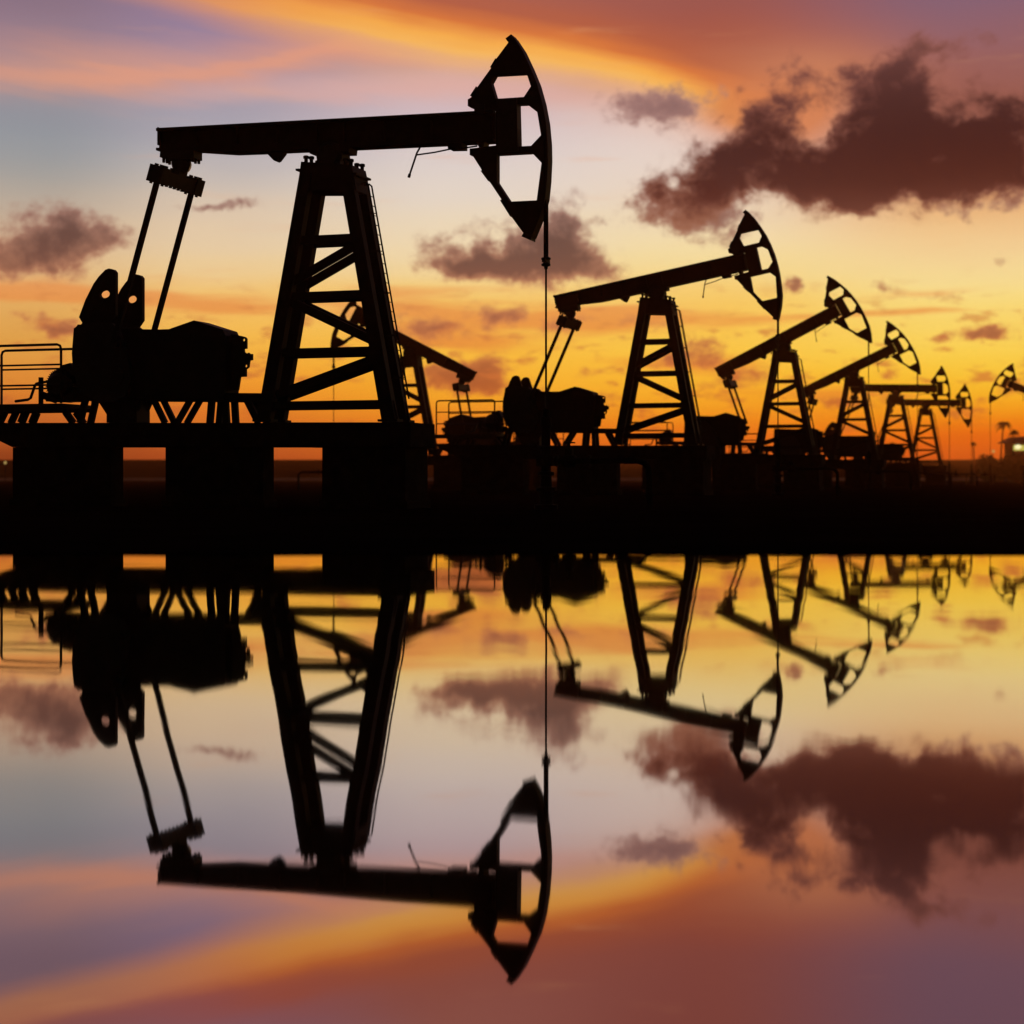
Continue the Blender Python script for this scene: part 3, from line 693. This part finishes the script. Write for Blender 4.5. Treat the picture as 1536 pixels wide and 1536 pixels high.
LOW = blobs([(0.2661,0.4021),(0.2294,0.4163),(0.3204,0.4031),(0.6903,0.3884),(0.6294,0.3869),(0.2363,0.5584),(0.1867,0.5478),(0.2661,0.5416),(-0.018,0.3317),(0.072,0.3375),(0.084,0.3796),(-0.078,0.3197),(0.1269,0.3234),(0.1468,0.3919),(-0.7098,0.3375),(-0.6557,0.3679),(-0.602,0.3602),(-0.7329,0.3055),(-0.6726,0.317),(-0.4291,0.4084),(0.032,0.3218),(-0.1279,0.3431),(-0.038,0.3415)],
   [(58,40,.9),(38,28,.6),(44,34,.62),(66,16,.6),(40,12,.35),(48,30,.8),(50,24,.66),(36,22,.5),
    (78,36,.95),(62,44,.8),(36,32,.6),(64,15,.58),(40,28,.48),(18,16,.5),
    (74,42,.92),(34,38,.62),(48,26,.66),(46,22,.6),(38,20,.45),(56,9,.45),(90,22,.6),(28,16,.3),(60,32,.55)])
SMALL = blobs([(-0.1429,0.2286),(-0.1,0.2248),(-0.03,0.2348),(0.007,0.2468),(0.06,0.2269),(0.092,0.2367),(-0.04,0.1573),(-0.078,0.1453),(0.007,0.1324),(-0.1179,0.1522),(0.2809,0.191),(0.3548,0.1558),(0.3056,0.1414),(0.2463,0.1764),(0.681,0.2115),(0.7043,0.2149),(0.6275,0.2049),(0.4184,0.2885),(0.4086,0.2809),(0.5458,0.282),(0.7135,0.3156),(0.4766,0.3155),(-0.6539,0.2198),(-0.6773,0.2145),(-0.7191,0.2298),(-0.6912,0.2381),(-0.6067,0.1918),(0.5535,0.1538),(0.5132,0.1073),(0.732,0.1339),(0.6576,0.0963),(0.4814,0.1105),(0.1917,0.2362),(-0.2076,0.246),(-0.7098,0.0919),(-0.7376,0.1031),(-0.5449,0.2074),(-0.2671,0.1565),(0.1618,0.1172),(0.1119,0.1572),(0.62,0.2687),(0.7688,0.1696)],
   [(34,24,.72),(30,20,.66),(28,22,.74),(26,18,.55),(24,18,.55),(22,14,.45),(42,30,.9),(52,22,.75),(52,12,.6),(40,20,.55),
    (40,24,.7),(44,18,.72),(40,12,.5),(36,12,.5),(38,13,.8),(26,13,.62),(22,9,.6),(15,12,.7),(14,10,.5),(14,10,.6),(18,8,.5),(16,7,.36),
    (36,14,.72),(30,12,.6),(22,8,.5),(12,7,.4),(26,8,.4),(22,13,.55),(30,10,.5),(26,16,.66),(34,9,.5),(46,12,.5),(60,12,.5),(40,14,.5),(40,16,.5),(26,14,.4),(34,12,.45),(26,10,.4),(50,10,.45),(40,10,.4),(50,7,.5),(30,12,.5)])
pws = vm('ADD', P, vm('ADD', vm('MULTIPLY', w2, (.05, .03, 0.)), vm('MULTIPLY', w3, (.045, .03, 0.))))
fs_ = noise(vec(A, ma('MULTIPLY', E_, 1.6)), 24., 8., .64, .3)
qs = ma('MULTIPLY_ADD', ma('SUBTRACT', fs_.outputs['Fac'], .5), 1.7, field(pws, SMALL))
msmall = ma('MULTIPLY', smooth(qs, .18, .85, 0., .94), smooth(E_, .36, .30))
mlow, dlow = cloud_mask(LOW, 2.0, .96, .85)
mbig, dbig = cloud_mask(BIG, 2.4, .99, .98)
shade = noise(vm('ADD', pw, (5., 2., 1.)), 11., 5., .55)
lit = ma('MULTIPLY', ma('SUBTRACT', shade.outputs['Fac'], .5), .5)
tl = ma('ADD', ma('DIVIDE', E_, .8), ma('MULTIPLY', lit, .05))
lowcol = ramp(tl, [(0., lin((150,66,24))), (.1, lin((182,86,34))), (.19, lin((170,88,50))), (.28, lin((152,88,66))), (.36, lin((126,78,66))), (.42, lin((102,66,58))), (.5, lin((94,66,61))), (.58, lin((120,84,80))), (.7, lin((142,106,104))), (.8, lin((146,108,106)))]).outputs[0]
lowedge = ramp(tl, [(0., lin((170,78,26))), (.15, lin((205,110,45))), (.3, lin((205,128,80))), (.42, lin((170,120,100))), (.5, lin((158,116,104))), (.62, lin((160,118,110))), (.8, lin((170,128,122)))]).outputs[0]
skyc = mix(msmall, skyc, mix(smooth(qs, .4, 1.3), lowedge, lowcol))
skyc = mix(mlow, skyc, mix(dlow, lowedge, lowcol))
bigcol = ramp(tl, [(.44, lin((128,78,62))), (.49, lin((100,55,45))), (.54, lin((78,37,30))), (.62, lin((66,34,31))), (.7, lin((74,42,39))), (.78, lin((104,64,60))), (.86, lin((140,92,86)))]).outputs[0]
bigedge = ramp(tl, [(.44, lin((176,116,84))), (.52, lin((146,92,76))), (.62, lin((128,78,66))), (.72, lin((132,78,68))), (.86, lin((146,92,84)))]).outputs[0]
skyc = mix(mbig, skyc, mix(dbig, bigedge, bigcol))
# little scattered puffs near the horizon
n7 = noise(vec(ma('MULTIPLY', A, 1.), ma('MULTIPLY', E_, 2.6)), 17., 5., .55)
m7 = ma('MULTIPLY', smooth(n7.outputs['Fac'], .53, .70), ma('MULTIPLY', smooth(E_, .02, .09), smooth(E_, .32, .2)))
skyc = mix(ma('MULTIPLY', m7, .75), skyc, ramp(ma('DIVIDE', E_, .8), [(0., lin((170,72,24))), (.12, lin((205,104,38))), (.3, lin((205,125,72)))]).outputs[0])

# away from the sunset the sky is the plain dusk sky
nish = node('ShaderNodeTexSky', sky_type='NISHITA'); nish.sun_disc = False
nish.sun_elevation = R(SUN_EL); nish.sun_rotation = R(SUN_AZ); nish.air_density = 1.2; nish.dust_density = 2.5
bgN = node('ShaderNodeBackground'); W.links.new(nish.outputs[0], bgN.inputs[0]); bgN.inputs[1].default_value = .05
bgS = node('ShaderNodeBackground'); W.links.new(skyc, bgS.inputs[0]); bgS.inputs[1].default_value = 1.
front = ma('MULTIPLY', smooth(ma('ABSOLUTE', az), 1.5, .5), smooth(el, 1.2, .5))
mx = node('ShaderNodeMixShader'); W.links.new(front, mx.inputs[0]); W.links.new(bgN.outputs[0], mx.inputs[1]); W.links.new(bgS.outputs[0], mx.inputs[2])
wo = node('ShaderNodeOutputWorld'); W.links.new(mx.outputs[0], wo.inputs[0])

sl = bpy.data.lights.new('sun', 'SUN'); sl.energy = .8; sl.angle = R(.5); sl.color = (1., .55, .25)
so = bpy.data.objects.new('sun', sl); col.objects.link(so)
sd = Vector((math.sin(R(SUN_AZ))*math.cos(R(SUN_EL)), math.cos(R(SUN_AZ))*math.cos(R(SUN_EL)), math.sin(R(SUN_EL))))
so.rotation_euler = sd.to_track_quat('Z', 'Y').to_euler()
so.location = (0, 0, 30)

# ------------------------------------------------------------------ camera and view
cam = bpy.data.cameras.new('camera'); co = bpy.data.objects.new('camera', cam); col.objects.link(co)
co.location = (0, 0, .88); co.rotation_euler = (R(90), 0, 0)
cam.sensor_width = 36; cam.lens = 36*2600/1536; cam.shift_y = -(768-717.5)/1536
cam.clip_start = .1; cam.clip_end = 5000
cam.dof.use_dof = True; cam.dof.focus_distance = 52; cam.dof.aperture_fstop = .58
scene.camera = co
scene.view_settings.view_transform = 'Standard'; scene.view_settings.look = 'None'
scene.view_settings.exposure = 0; scene.view_settings.gamma = 1
scene.cycles.max_bounces = 6; scene.cycles.volume_bounces = 0; scene.cycles.glossy_bounces = 3; scene.cycles.diffuse_bounces = 2
